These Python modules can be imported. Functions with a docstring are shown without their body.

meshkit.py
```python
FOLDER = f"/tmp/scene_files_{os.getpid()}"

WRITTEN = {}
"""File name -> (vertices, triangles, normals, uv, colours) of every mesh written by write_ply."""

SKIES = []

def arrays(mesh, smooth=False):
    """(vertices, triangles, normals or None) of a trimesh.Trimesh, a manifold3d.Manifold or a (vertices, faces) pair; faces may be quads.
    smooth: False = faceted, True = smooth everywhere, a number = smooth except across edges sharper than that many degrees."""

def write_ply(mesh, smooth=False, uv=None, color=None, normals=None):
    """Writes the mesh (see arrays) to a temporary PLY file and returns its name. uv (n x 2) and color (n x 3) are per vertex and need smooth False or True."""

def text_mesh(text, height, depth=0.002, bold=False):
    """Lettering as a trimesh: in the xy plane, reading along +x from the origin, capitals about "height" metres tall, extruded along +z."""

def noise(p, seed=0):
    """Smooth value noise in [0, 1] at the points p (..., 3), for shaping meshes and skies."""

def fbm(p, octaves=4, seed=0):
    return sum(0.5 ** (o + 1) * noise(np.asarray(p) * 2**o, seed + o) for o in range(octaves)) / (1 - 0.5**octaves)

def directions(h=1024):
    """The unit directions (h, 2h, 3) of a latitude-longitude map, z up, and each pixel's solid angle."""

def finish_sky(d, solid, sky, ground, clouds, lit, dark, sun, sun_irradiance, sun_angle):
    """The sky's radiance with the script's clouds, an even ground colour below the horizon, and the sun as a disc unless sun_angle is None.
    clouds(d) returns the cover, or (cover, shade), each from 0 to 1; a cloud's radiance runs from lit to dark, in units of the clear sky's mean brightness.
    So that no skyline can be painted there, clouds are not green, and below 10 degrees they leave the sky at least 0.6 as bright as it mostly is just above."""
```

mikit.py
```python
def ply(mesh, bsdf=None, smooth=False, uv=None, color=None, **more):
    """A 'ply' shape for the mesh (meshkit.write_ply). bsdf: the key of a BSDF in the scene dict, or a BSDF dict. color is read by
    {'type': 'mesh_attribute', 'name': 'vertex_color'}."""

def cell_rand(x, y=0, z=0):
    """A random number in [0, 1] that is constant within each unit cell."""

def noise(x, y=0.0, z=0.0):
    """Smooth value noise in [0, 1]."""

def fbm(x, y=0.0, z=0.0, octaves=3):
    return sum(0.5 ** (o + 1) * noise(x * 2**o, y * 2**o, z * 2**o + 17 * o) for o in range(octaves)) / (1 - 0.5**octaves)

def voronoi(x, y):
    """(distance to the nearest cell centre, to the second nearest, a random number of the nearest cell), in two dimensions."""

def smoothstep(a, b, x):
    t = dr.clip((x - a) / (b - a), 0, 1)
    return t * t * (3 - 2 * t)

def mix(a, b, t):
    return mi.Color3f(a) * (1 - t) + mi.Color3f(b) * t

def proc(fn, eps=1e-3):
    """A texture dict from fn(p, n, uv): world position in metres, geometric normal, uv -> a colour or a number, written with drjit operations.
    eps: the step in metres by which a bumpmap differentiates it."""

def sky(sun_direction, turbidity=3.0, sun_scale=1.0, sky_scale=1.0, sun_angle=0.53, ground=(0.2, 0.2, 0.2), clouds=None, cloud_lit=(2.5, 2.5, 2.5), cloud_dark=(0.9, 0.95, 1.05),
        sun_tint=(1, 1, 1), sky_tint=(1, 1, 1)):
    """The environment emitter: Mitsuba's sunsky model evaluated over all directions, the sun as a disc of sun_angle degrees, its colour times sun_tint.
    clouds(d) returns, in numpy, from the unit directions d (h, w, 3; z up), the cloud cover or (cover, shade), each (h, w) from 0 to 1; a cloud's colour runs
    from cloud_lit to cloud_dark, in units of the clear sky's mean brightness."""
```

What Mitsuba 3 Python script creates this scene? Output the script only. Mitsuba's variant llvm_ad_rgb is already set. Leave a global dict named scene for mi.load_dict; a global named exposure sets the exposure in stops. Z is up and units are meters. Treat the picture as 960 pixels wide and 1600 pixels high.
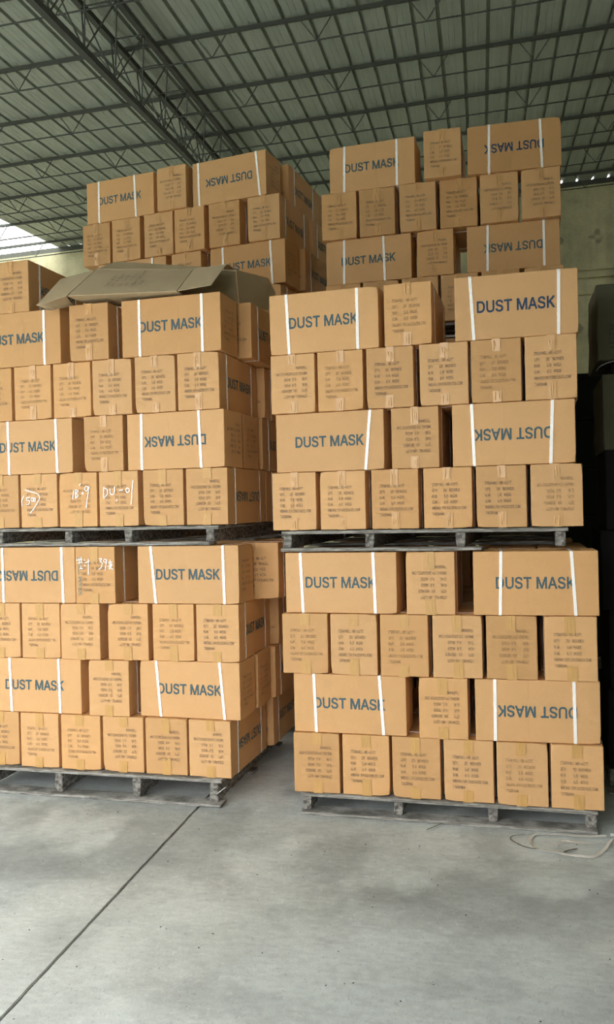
import math, random
import numpy as np, trimesh, mitsuba as mi, drjit as dr
import mikit, meshkit
from mikit import proc, noise, fbm, smoothstep, mix, cell_rand

T = mi.ScalarTransform4f
rng = np.random.default_rng(7)
scene, labels = {}, {}

# ------------------------------------------------------------------ camera, sky, exposure
exposure = 5.6
FRONT_V, HEAD_Z, JAMB_U = -0.4, 3.6, 0.0     # added unseen front wall that shapes the light: its line, lintel and right jamb
CAM_Z, PITCH, ROLL, FOCAL = 1.596, -0.006714, -0.022409, 1311.1
fw = [0, math.cos(PITCH), math.sin(PITCH)]
up0 = np.array([0, -math.sin(PITCH), math.cos(PITCH)])
cam_up = math.cos(ROLL) * up0 - math.sin(ROLL) * np.array([1, 0, 0])
scene['camera'] = {'type': 'perspective', 'fov': math.degrees(2 * math.atan(480 / FOCAL)), 'fov_axis': 'x', 'near_clip': 0.05, 'far_clip': 200.0,
                   'to_world': T().look_at(origin=[0, 0, CAM_Z], target=[fw[0], fw[1], CAM_Z + fw[2]], up=cam_up.tolist())}


def overcast(d):                                     # an even, closed cloud cover
    return np.ones(d.shape[:2]), 0.25 * meshkit.fbm(d * 3.0, 3, seed=4)


scene['sky'] = mikit.sky([-0.3, -0.6, 0.75], turbidity=5.0, sun_scale=0.0, sky_scale=1.0, sun_angle=None, clouds=overcast,
                         cloud_lit=(0.99, 1.0, 1.0), cloud_dark=(0.8, 0.81, 0.82), ground=(0.25, 0.25, 0.24))

# ------------------------------------------------------------------ materials


def rgb(c):
    return {'type': 'rgb', 'value': [float(x) for x in c]}


def srgb(r, g, b):
    c = np.array([r, g, b]) / 255.0
    return np.where(c < 0.04045, c / 12.92, ((c + 0.055) / 1.055) ** 2.4)


def bsdf(name, color, rough=0.6, spec=0.3, metallic=0.0, **more):
    scene[name] = {'type': 'twosided', 'bsdf': {'type': 'principled', 'base_color': color if isinstance(color, dict) else rgb(color),
                                               'roughness': rough, 'specular': spec, 'metallic': metallic, **more}}
    return name


def kraft(p, n, uv):
    fib = noise(p.x * 420, p.y * 420, p.z * 160)
    blot = fbm(p.x * 9 + 3, p.y * 9, p.z * 11)
    t = 0.89 + 0.07 * fib + 0.05 * (blot - 0.5) + 0.22 * (uv.x - 0.5)
    return mix((0.575, 0.322, 0.133), (0.605, 0.356, 0.163), uv.y) * t


def kraft_old(p, n, uv):
    fib = noise(p.x * 300, p.y * 300, p.z * 300)
    blot = fbm(p.x * 7 + 3, p.y * 7, p.z * 7)
    return mix((0.40, 0.315, 0.19), (0.46, 0.37, 0.24), blot) * (0.9 + 0.15 * fib)


def wood(p, n, uv):
    g = fbm(p.x * 14 + 31, p.y * 14, p.z * 150, 3)
    s = noise(p.x * 60, p.y * 60, p.z * 60)
    return mix((0.135, 0.13, 0.115), (0.34, 0.33, 0.30), smoothstep(0.25, 0.75, g)) * (0.8 + 0.35 * s)


def end_grain(p, n, uv):
    s = fbm(p.x * 70, p.y * 70, p.z * 70, 3)
    return mix((0.10, 0.095, 0.085), (0.26, 0.25, 0.225), smoothstep(0.3, 0.7, s))


UB, VB = np.array([math.cos(math.radians(11.8)), -math.sin(math.radians(11.8)), 0]), np.array([math.sin(math.radians(11.8)), math.cos(math.radians(11.8)), 0])


def concrete_floor(p, n, uv):
    u, v = p.x * UB[0] + p.y * UB[1], p.x * VB[0] + p.y * VB[1]
    a = fbm(u * 0.9, v * 0.7 + 7, 1.0, 4)
    b = fbm(u * 5.0 + 3, v * 3.2, 2.0, 4)
    c = noise(p.x * 55, p.y * 55, 3.0)
    fine = noise(p.x * 240, p.y * 240, 5.0)
    t = 0.95 + 0.20 * (a - 0.5) + 0.24 * (b - 0.5) + 0.12 * (noise(u * 26, v * 70, 4.0) - 0.5) + 0.08 * (c - 0.5) + 0.12 * (fine - 0.5)
    col = mix((0.495, 0.54, 0.525), (0.57, 0.60, 0.57), smoothstep(0.35, 0.65, fbm(u * 1.3 + 9, v * 1.3, 4.0, 2))) * t
    scuff = smoothstep(0.55, 0.8, fbm(u * 3.4 + 11, v * 5.0, 6.0, 4)) * 0.14        # dragged pallet scuffs
    oil = smoothstep(0.50, 0.74, fbm(u * 1.9 + 2.0, v * 1.7 + 40, 8.0, 5)) * 0.15       # dark ground-in dirt
    trod_shade = smoothstep(0.36, 0.62, fbm(u * 3.0 + 1.0, v * 2.4 + 5, 14.0, 5)) * smoothstep(2.9, 3.7, v + 1.2 * (fbm(u * 1.1, v * 1.1, 15.0, 3) - 0.5)) * 0.28   # trodden dirt plus painted shade, deepening towards the pallets
    speck = smoothstep(0.84, 0.95, noise(p.x * 130 + 13, p.y * 130, 9.0)) * 0.16
    lime = smoothstep(0.83, 0.88, noise(p.x * 60 + 5, p.y * 60, 12.0)) * smoothstep(0.5, 0.6, fbm(p.x * 2, p.y * 2, 3.0, 2)) * 0.5
    col = col * (1 - scuff) * (1 - oil) * (1 - speck) * (1 - trod_shade)
    return col + mi.Color3f(0.09, 0.09, 0.085) * lime


def concrete_wall(p, n, uv):
    u = p.x * UB[0] + p.y * UB[1]
    a = fbm(u * 0.6, 1.0, p.z * 0.5, 4)
    streak = fbm(u * 5.5, 3.0, p.z * 0.35, 3)
    b = fbm(u * 4, 5.0, p.z * 4, 4)
    f = noise(u * 40, 2.0, p.z * 40)
    spot = smoothstep(0.70, 0.78, fbm(u * 3.1, 9.0, p.z * 3.4, 3)) * 0.4
    t = 0.9 + 0.45 * (a - 0.5) + 0.5 * (streak - 0.5) + 0.35 * (b - 0.5) + 0.1 * (f - 0.5)
    return mix((0.56, 0.525, 0.31), (0.64, 0.595, 0.38), a) * t * (1 - spot)


def sheet_metal(p, n, uv):
    u, v = p.x * UB[0] + p.y * UB[1], p.x * VB[0] + p.y * VB[1]
    st = noise(u * 26, v * 0.4, 1.0)
    b = fbm(u * 1.1, v * 0.9, 2.0, 3)
    return mix((0.31, 0.35, 0.29), (0.38, 0.415, 0.345), b) * (0.94 + 0.12 * st)


bsdf('kraft', proc(kraft), 0.62, 0.25)
bsdf('kraft_grey', proc(kraft_old), 0.7, 0.2)
bsdf('ink_blue', srgb(72, 92, 100), 0.6, 0.2)
bsdf('ink_dark_blue', srgb(48, 66, 92), 0.6, 0.2)
bsdf('ink_black', srgb(88, 74, 72), 0.6, 0.2)
bsdf('ink_grey', srgb(108, 88, 74), 0.6, 0.2)
bsdf('ink_worn', srgb(132, 104, 76), 0.6, 0.2)
bsdf('ink_smear', srgb(140, 138, 118), 0.6, 0.2)
bsdf('strap_white', (0.86, 0.86, 0.84), 0.35, 0.5)
bsdf('strap_dusty', (0.62, 0.62, 0.58), 0.5, 0.3)
bsdf('tape_tan', (0.515, 0.30, 0.105), 0.36, 0.3)
bsdf('tape_clear', (0.56, 0.325, 0.138), 0.12, 0.3)
bsdf('chalk', (0.88, 0.88, 0.85), 0.9, 0.1)
bsdf('wood', proc(wood), 0.85, 0.15)
bsdf('wood_end', proc(end_grain), 0.9, 0.1)
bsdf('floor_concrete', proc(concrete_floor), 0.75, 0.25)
bsdf('joint_dirt', (0.09, 0.095, 0.09), 0.95, 0.1)
bsdf('wall_concrete', proc(concrete_wall), 0.85, 0.15)
bsdf('sheet', proc(sheet_metal), 0.42, 0.5)
scene['skylight'] = {'type': 'thindielectric', 'int_ior': 1.49}
bsdf('steel_dark', (0.07, 0.077, 0.064), 0.6, 0.35)
bsdf('steel_primer', (0.09, 0.095, 0.075), 0.6, 0.3)
bsdf('carton_olive', (0.075, 0.074, 0.047), 0.7, 0.15)
bsdf('carton_black', (0.009, 0.010, 0.009), 0.75, 0.1)
bsdf('olive_print', (0.012, 0.013, 0.01), 0.7, 0.2)
bsdf('film_pale', (0.22, 0.23, 0.22), 0.3, 0.6)
bsdf('pebble_pale', (0.62, 0.62, 0.58), 0.9, 0.1)
bsdf('pebble_dark', (0.07, 0.07, 0.065), 0.9, 0.1)

# ------------------------------------------------------------------ naming helpers
count = {}


def numbered(base):
    k = count.get(base, 0)
    count[base] = k + 1
    return base if k == 0 else f'{base}_{k:03d}'


def thing(base, label, category=None, group=None, kind=None):
    key = numbered(base)
    labels[key] = {'label': label}
    for a, b in (('category', category), ('group', group), ('kind', kind)):
        if b:
            labels[key][a] = b
    return key


def add(key, shape, to_world=None, mat=None):
    d = dict(shape)
    if mat:
        d['bsdf'] = {'type': 'ref', 'id': mat}
    if to_world is not None:
        d['to_world'] = to_world
    scene[key] = d
    return key


def part(owner, name, shape, to_world=None, mat=None, label=None):
    key = add(numbered(owner + '__' + name), shape, to_world, mat)
    if label:
        labels[key] = {'label': label}
    return key


def M(m):
    return T(np.asarray(m, float))


def frame(origin, ax, ay, az):
    m = np.eye(4)
    m[:3, 0], m[:3, 1], m[:3, 2], m[:3, 3] = ax, ay, az, origin
    return m


def box(cx, cy, cz, lx, ly, lz, ch=0.0):
    if ch <= 0:
        m = trimesh.creation.box([lx, ly, lz])
    else:
        pts = []
        for s in np.ndindex(2, 2, 2):
            s = np.array(s) * 2 - 1
            h = np.array([lx, ly, lz]) / 2
            for k in range(3):
                q = s * (h - ch)
                q[k] = s[k] * h[k]
                pts.append(q)
        m = trimesh.convex.convex_hull(np.array(pts))
    m.apply_translation([cx, cy, cz])
    return m


def bar(a, b, w, h, up=(0, 0, 1)):
    a, b = np.asarray(a, float), np.asarray(b, float)
    d = b - a
    L = np.linalg.norm(d)
    d /= L
    s = np.cross(d, up)
    s /= np.linalg.norm(s)
    n = np.cross(s, d)
    m = trimesh.creation.box([L, w, h])
    m.apply_transform(frame((a + b) / 2, d, s, n))
    return m


def rod(a, b, r, n=6):
    return trimesh.creation.cylinder(radius=r, segment=[a, b], sections=n)


def cat(ms):
    return trimesh.util.concatenate(ms)


# ------------------------------------------------------------------ the setting: floor, wall, roof
def world(u, v, z=0.0):
    return UB * u + VB * v + np.array([0, 0, z])


def roof_z(p):
    return 5.9756 + 0.0427 * p[0] + 0.048 * p[1]


BF = frame([0, 0, 0], UB, VB, [0, 0, 1])
fl = thing('floor', 'grey worn concrete warehouse floor with dirt stains', kind='structure')
JU = -1.522


def slab(u0, u1, v0, v1, edge=None, n=90, seed=3):
    vs = np.linspace(v0, v1, n)
    wob = 0.004 * (meshkit.fbm(np.stack([vs * 9, vs * 0, vs * 0], 1), 3, seed) - 0.5) + 0.002 * (meshkit.noise(np.stack([vs * 40, vs * 0, vs * 0], 1), seed) - 0.5)
    a = np.full(n, u0) + (wob if edge == 'l' else 0)
    b = np.full(n, u1) + (wob if edge == 'r' else 0)
    V, F = [], []
    for i in range(n):
        V += [[a[i], vs[i], 0], [b[i], vs[i], 0], [a[i], vs[i], -0.05], [b[i], vs[i], -0.05]]
    for i in range(n - 1):
        o, q = 4 * i, 4 * i + 4
        F += [[o, o + 1, q + 1], [o, q + 1, q], [o + 2, o, q], [o + 2, q, q + 2], [o + 1, o + 3, q + 3], [o + 1, q + 3, q + 1]]
    return trimesh.Trimesh(V, F, process=False)


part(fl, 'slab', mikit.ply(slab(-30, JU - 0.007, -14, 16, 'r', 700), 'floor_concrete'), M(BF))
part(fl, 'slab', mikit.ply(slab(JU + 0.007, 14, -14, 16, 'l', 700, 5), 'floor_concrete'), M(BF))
part(fl, 'joint', mikit.ply(box(JU, 1, -0.016, 0.04, 30, 0.01), 'joint_dirt'), M(BF), label='dirt-filled expansion joint')

WALL_V = 14.4
wl = thing('wall_back', 'stained olive-grey concrete back wall below the roof', kind='structure')


def wall_panel(u0, u1, z0, z1, v0=WALL_V, th=0.25):
    c = [world(u0, v0), world(u1, v0), world(u1, v0 + th), world(u0, v0 + th)]
    V = [[p[0], p[1], z0] for p in c] + [[p[0], p[1], z1 if z1 is not None else roof_z(p) - 0.10] for p in c]
    F = [[0, 1, 5, 4], [1, 2, 6, 5], [2, 3, 7, 6], [3, 0, 4, 7], [4, 5, 6, 7], [3, 2, 1, 0]]
    return trimesh.Trimesh(V, [f[:3] for f in F] + [[f[0], f[2], f[3]] for f in F], process=False)


for z0_, z1_, dv_ in ((-0.05, 4.93, 0), (4.93, 4.955, 0.03), (4.955, 5.20, 0), (5.20, 5.23, 0.04), (5.23, 5.31, -0.025), (5.31, 5.355, 0.04), (5.355, None, 0)):
    k_ = part(wl, 'panel', mikit.ply(wall_panel(-16, 7.7, z0_, z1_, WALL_V + dv_), 'wall_concrete'))
    if dv_ < 0:
        labels[k_] = {'label': 'narrow projecting concrete band'}
fa, fb = world(-16, WALL_V + 0.06), world(7.7, WALL_V + 0.06)
part(wl, 'flashing', mikit.ply(bar([fa[0], fa[1], roof_z(fa) - 0.053], [fb[0], fb[1], roof_z(fb) - 0.053], 0.02, 0.104), 'steel_primer'), label='metal flashing between wall and ribbed roof')

wr = thing('wall_right', 'plain concrete side wall of the warehouse', kind='structure')
rw = trimesh.creation.box([0.25, 15.0, 6.3])
rw.apply_translation([7.6, 7.0, 3.15])
part(wr, 'panel', mikit.ply(rw, 'wall_concrete'), M(BF))

wf = thing('added_wall_front', 'unseen concrete front wall, added with its bay to shape the daylight', kind='structure')  # added out of view: lintel dims the upper rows, jamb the aisle sides
part(wf, 'panel', mikit.ply(wall_panel(-16, 7.6, HEAD_Z, None, FRONT_V, 0.2), 'wall_concrete'))
part(wf, 'panel', mikit.ply(wall_panel(JAMB_U, 7.6, -0.05, HEAD_Z, FRONT_V, 0.2), 'wall_concrete'))

# roof: ribbed sheets, each 0.735 m wide with three ribs, laid along the building's depth
rf = thing('roof', 'greenish grey ribbed metal roof sheets seen from below', kind='structure')
V0, V1, U0, U1 = FRONT_V, 14.5, -7.65, 7.7
GU = 0.0427 * UB[0] + 0.048 * UB[1]
GV = 0.0427 * VB[0] + 0.048 * VB[1]
RIB = 0.245


def sheet_profile(u0, n):
    P = []
    for i in range(n):
        a = u0 + i * RIB
        P += [(a, 0), (a + 0.058, 0), (a + 0.060, 0.003), (a + 0.067, 0.003), (a + 0.069, 0), (a + 0.116, 0), (a + 0.118, 0.003), (a + 0.125, 0.003), (a + 0.127, 0),
              (a + 0.197, 0), (a + 0.202, 0.060), (a + 0.232, 0.060), (a + 0.237, 0)]
    P.append((u0 + n * RIB, 0))
    return P


def roof_sheet(name, u0, n_rib, mat):
    P = sheet_profile(u0, n_rib)
    n = len(P)
    V = [[a, vv, 5.9756 + GU * a + GV * vv + h] for vv in (V0, V1) for a, h in P]
    F = []
    for i in range(n - 1):
        F += [[i, n + i, n + i + 1], [i, n + i + 1, i + 1]]
    part(rf, name, mikit.ply((np.array(V), np.array(F)), mat), M(BF))


UL = -16.0
uu, k = U0, 0
while uu < U1:
    roof_sheet('sheet', uu, 3, 'sheet')
    uu += 3 * RIB
    k += 1
roof_sheet('skylight_sheet', U0 - 8 * RIB, 8, 'skylight')
labels[rf + '__skylight_sheet'] = {'label': 'clear skylight sheet glowing with daylight'}
uu = U0 - 8 * RIB
while uu > UL:
    uu -= 3 * RIB
    roof_sheet('sheet', uu, 3, 'sheet')
wq = thing('wall_left', 'plain concrete side wall at the far end of the warehouse', kind='structure')
lw = trimesh.creation.box([0.25, 15.0, 5.9])
lw.apply_translation([UL - 0.1, 7.0, 2.95])
part(wq, 'panel', mikit.ply(lw, 'wall_concrete'), M(BF))

PURLIN_WORD = ['closest to the back wall'] + [w + ' from the back wall' for w in ('second', 'third', 'fourth', 'fifth', 'sixth', 'seventh', 'eighth', 'ninth', 'tenth', 'eleventh', 'twelfth', 'thirteenth')]
PURLINS = [8.02 + 1.185 * i for i in range(-7, 6)]
for vv in PURLINS:
    nth = round((13.94 - vv) / 1.185)
    pk = thing('roof_purlin', f"thin steel lattice purlin under the roof, {PURLIN_WORD[nth]}", 'roof beam', 'lattice purlins under the roof')
    ends = []
    for u in (UL + 0.2, U1 - 0.2):
        p = world(u, vv)
        ends.append(np.array([p[0], p[1], roof_z(p)]))
    a, b = ends
    d = (b - a) / np.linalg.norm(b - a)
    L = np.linalg.norm(b - a)
    part(pk, 'top_chord', mikit.ply(bar(a - [0, 0, 0.035], b - [0, 0, 0.035], 0.032, 0.036), 'steel_dark'))
    lo = np.array([0, 0, -0.27])
    part(pk, 'bottom_chord', mikit.ply(rod(a + lo + d * 0.45, b + lo - d * 0.5, 0.009), 'steel_dark'))
    s, off = 0.55, 0.0
    while s < L - 0.5:
        foot = a + d * s + lo
        for q in (-0.15, 0.15):
            part(pk, 'web_rod', mikit.ply(rod(foot, a + d * (s + q) - np.array([0, 0, 0.06]), 0.006, 5), 'steel_dark'))
        s += 1.06

tr = thing('roof_truss', 'heavy triangular steel lattice girder running under the roof', 'roof beam')


def rp(u, v, dz):
    p = world(u, v)
    return np.array([p[0], p[1], roof_z(p) + dz])


TU, TV0, TV1 = -3.27, V0 + 0.1, WALL_V - 0.02
for du in (-0.17, 0.17):
    part(tr, 'top_chord', mikit.ply(bar(rp(TU + du, TV0, -0.11), rp(TU + du, TV1, -0.11), 0.055, 0.055), 'steel_dark'))
part(tr, 'bottom_chord', mikit.ply(bar(rp(TU, TV0, -0.70), rp(TU, TV1, -0.70), 0.06, 0.06), 'steel_dark'))
v, i = TV0 + 0.2, 0
while v < TV1 - 0.7:
    for du in (-0.17, 0.17):
        part(tr, 'web_rod', mikit.ply(rod(rp(TU, v, -0.69), rp(TU + du, v + 0.31, -0.12), 0.008, 5), 'steel_dark'))
        part(tr, 'web_rod', mikit.ply(rod(rp(TU + du, v + 0.31, -0.12), rp(TU, v + 0.62, -0.69), 0.008, 5), 'steel_dark'))
    part(tr, 'cross_rod', mikit.ply(rod(rp(TU - 0.17, v + 0.31, -0.12), rp(TU + 0.17, v + 0.31, -0.12), 0.008, 5), 'steel_dark'))
    v += 0.62
# ------------------------------------------------------------------ cartons
BL_, BW_, BH_ = 0.589, 0.2425, 0.309


def carton_body(seed):
    r_ = np.random.default_rng(seed)
    h = np.array([BL_, BW_, BH_]) / 2
    rad = 0.0036

    def axis(hh, n, extra=()):
        return np.unique(np.round(np.concatenate([[-hh, -hh + 0.0025, -hh + rad, -hh + 0.02], np.linspace(-hh + 0.05, hh - 0.05, n), [hh - 0.02, hh - rad, hh - 0.0025, hh], list(extra)]), 5))
    crease = r_.uniform(-0.04, 0.05)
    ax = [axis(h[0], 6, (crease - 0.004, crease, crease + 0.004)), axis(h[1], 4), axis(h[2], 5)]
    V, F = [], []
    for k in range(3):
        i, j = (k + 1) % 3, (k + 2) % 3
        for s in (-1, 1):
            o = len(V)
            A, B = ax[i], ax[j]
            for a in A:
                for b in B:
                    p = np.zeros(3)
                    p[i], p[j], p[k] = a, b, s * h[k]
                    V.append(p)
            nb = len(B)
            for x in range(len(A) - 1):
                for y in range(nb - 1):
                    q = [o + x * nb + y, o + (x + 1) * nb + y, o + (x + 1) * nb + y + 1, o + x * nb + y + 1]
                    if s < 0:
                        q = q[::-1]
                    F += [[q[0], q[1], q[2]], [q[0], q[2], q[3]]]
    m = trimesh.Trimesh(V, F, process=False)
    m.merge_vertices()
    P = m.vertices.copy()
    q = np.clip(P, -(h - rad), h - rad)
    d = P - q
    P = q + rad * d / np.maximum(np.linalg.norm(d, axis=1, keepdims=True), 1e-9)
    t = P / h
    for k in range(3):
        i, j = (k + 1) % 3, (k + 2) % 3
        b = r_.uniform(-0.001, 0.0014) if k < 2 else r_.uniform(-0.002, 0.0005)
        P[:, k] += np.sign(t[:, k]) * np.abs(t[:, k]) ** 6 * b * (1 - t[:, i] ** 2) * (1 - t[:, j] ** 2)
    P[:, 1] -= np.sign(t[:, 1]) * (np.abs(t[:, 1]) > 0.9) * (np.abs(P[:, 0] - crease) < 0.001) * 0.0012
    ns = np.stack([meshkit.noise(P * 22 + 5 * k, seed + k) - 0.5 for k in range(3)], 1)
    P += ns * 0.0008 * np.array([1, 1, 0.6])
    for _ in range(r_.integers(1, 4)):                   # knocked corners
        c = h * r_.choice([-1, 1], 3)
        w = np.clip(1 - np.linalg.norm(P - c, axis=1) / r_.uniform(0.03, 0.06), 0, 1)[:, None]
        P -= np.sign(c) * w * r_.uniform(0.002, 0.006)
    P = np.clip(P, -(h + [0.0025, 0.0014, 0.0004]), h + [0.0025, 0.0014, 0.0004])
    m.vertices = P
    tone = r_.uniform(0.15, 0.85), r_.uniform(0, 1)
    return mikit.ply(m, 'kraft', True, uv=np.tile(tone, (len(P), 1)))


BODIES = [carton_body(100 + i) for i in range(14)]


def flat_text(text, height, width=None, bold=False):
    m = meshkit.text_mesh(text, height, 0.0006, bold)
    keep = (m.face_normals[:, 2] > 0.5)
    m = trimesh.Trimesh(m.vertices, m.faces[keep], process=False)
    m.remove_unreferenced_vertices()
    m.vertices[:, 2] = 0
    lo = m.vertices.min(0)
    m.vertices[:, 0] -= lo[0]
    if width:
        m.vertices[:, 0] *= width / m.vertices[:, 0].max()
    return m


MASK = flat_text('DUST MASK', 0.0535, 0.372, True)
MASK.vertices[:, 0] -= 0.186
MASK.vertices[:, 1] -= 0.024


def worn(m, seed, amount):
    """lettering with rubbed-out flecks: some triangles of a fine retessellation are left out"""
    r_ = np.random.default_rng(seed)
    m = m.subdivide()
    keep = meshkit.noise(m.triangles_center * 160, seed) > amount
    return trimesh.Trimesh(m.vertices, m.faces[keep], process=False)


LINES = [('ITEM NO.:  #B-627T', 0.128), ('QTY.', 0.029), ('N.W.', 0.028), ('G.W.', 0.028), ('MEAS: 59.5X25X31 CM', 0.168), ('TAIWAN', 0.057)]
COLS = {1: [('20', 0.056, 0.016), ('BOXES', 0.086, 0.052)], 2: [('5.8', 0.059, 0.020), ('KGS', 0.092, 0.033)], 3: [('6.5', 0.059, 0.020), ('KGS', 0.092, 0.033)]}
ms = []
for i, (t, w) in enumerate(LINES):
    y = 0.155 - 0.094 - i * 0.0300
    a = flat_text(t, 0.0150, w)
    a.apply_translation([0, y, 0])
    ms.append(a)
    for (s, x, w2) in COLS.get(i, []):
        a = flat_text(s, 0.0150, w2)
        a.apply_translation([x, y, 0])
        ms.append(a)
ENDTXT = cat(ms)
ENDTXT.vertices[:, 0] -= 0.125 - 0.047
ENDTXT.vertices[:, 1] -= 0.0


def on_front(m):       # xy -> the long face at -y
    v = m.vertices
    return (np.stack([v[:, 0], -(BW_ / 2 + 0.0019) + 0 * v[:, 0], v[:, 1]], 1), m.faces)


def on_back(m):        # xy -> the long face at +y
    v = m.vertices
    return (np.stack([-v[:, 0], (BW_ / 2 + 0.0019) + 0 * v[:, 0], v[:, 1]], 1), m.faces)


def on_end(m):         # xy -> the end at +x
    v = m.vertices
    return (np.stack([(BL_ / 2 + 0.0042) + 0 * v[:, 0], v[:, 0], v[:, 1]], 1), m.faces)


LET_FRONT = mikit.ply(on_front(MASK), 'ink_blue')
LET_BACK = mikit.ply(on_back(MASK), 'ink_blue')
PRINTS = [mikit.ply(on_end(ENDTXT), 'ink_black'), mikit.ply(on_end(ENDTXT), 'ink_grey'), mikit.ply(on_end(worn(ENDTXT, 8, 0.16)), 'ink_worn')]


def tape_strip(seed, length, width=0.046, crease=0.0):
    """packing tape: over the top edge and down the +x end, with sharp creases of the given height"""
    r_ = np.random.default_rng(seed)
    n, w = 20, 25
    off = r_.uniform(-0.006, 0.006)
    V, F = [], []
    path = [(-0.035, 0)] + [(0, 0)] + [(0, -length * (i + 1) / (n - 2)) for i in range(n - 2)]
    lean = r_.uniform(-0.004, 0.004)
    folds = [((yy_ := r_.uniform(-0.013, 0.013)), yy_ + r_.uniform(-0.004, 0.004), r_.uniform(0.1, 0.7), r_.uniform(0.6, 1.0), r_.uniform(0.5, 1.0)) for _ in range(3)]
    for i, (dx, dz) in enumerate(path):
        t = i / (n - 1)
        for j in range(w):
            y = (j / (w - 1) - 0.5) * width
            h = 0.0
            for y0, y1, ta, tb, a in folds:
                if i > 2 and ta - 0.1 < t < tb:
                    yc = y0 + (y1 - y0) * t + 0.0006 * math.sin(13 * t + 40 * y0)
                    h = max(h, crease * a * max(0.0, 1 - abs(y - yc) / 0.0028) * min(1.0, (tb - t) * 8))
            V.append([BL_ / 2 + 0.0036 + dx + h, y + off + lean * t, BH_ / 2 + 0.0012 + dz])
    V = np.array(V)
    V[-w:, 2] += r_.uniform(-0.002, 0.002, w)
    for i in range(n - 1):
        for j in range(w - 1):
            a = i * w + j
            F += [[a, a + w, a + w + 1], [a, a + w + 1, a + 1]]
    return trimesh.Trimesh(V, F, process=False)


def flipped(m):
    m = m.copy()
    m.apply_transform(trimesh.transformations.rotation_matrix(math.pi, [1, 0, 0]))
    return m


TAN_TOP = [mikit.ply(tape_strip(i, 0.062 + 0.014 * (i % 3), 0.048, 0.0012), 'tape_tan', 30) for i in range(4)]
TAN_BOT = [mikit.ply(flipped(tape_strip(10 + i, 0.058 + 0.014 * (i % 3), 0.048, 0.0012)), 'tape_tan', 30) for i in range(4)]
CLR_TOP = [mikit.ply(tape_strip(20 + i, 0.062 + 0.014 * (i % 3), 0.040, 0.0038), 'tape_clear', 30) for i in range(4)]
CLR_BOT = [mikit.ply(flipped(tape_strip(30 + i, 0.055 + 0.012 * (i % 4), 0.040, 0.0038)), 'tape_clear', 30) for i in range(4)]


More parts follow.
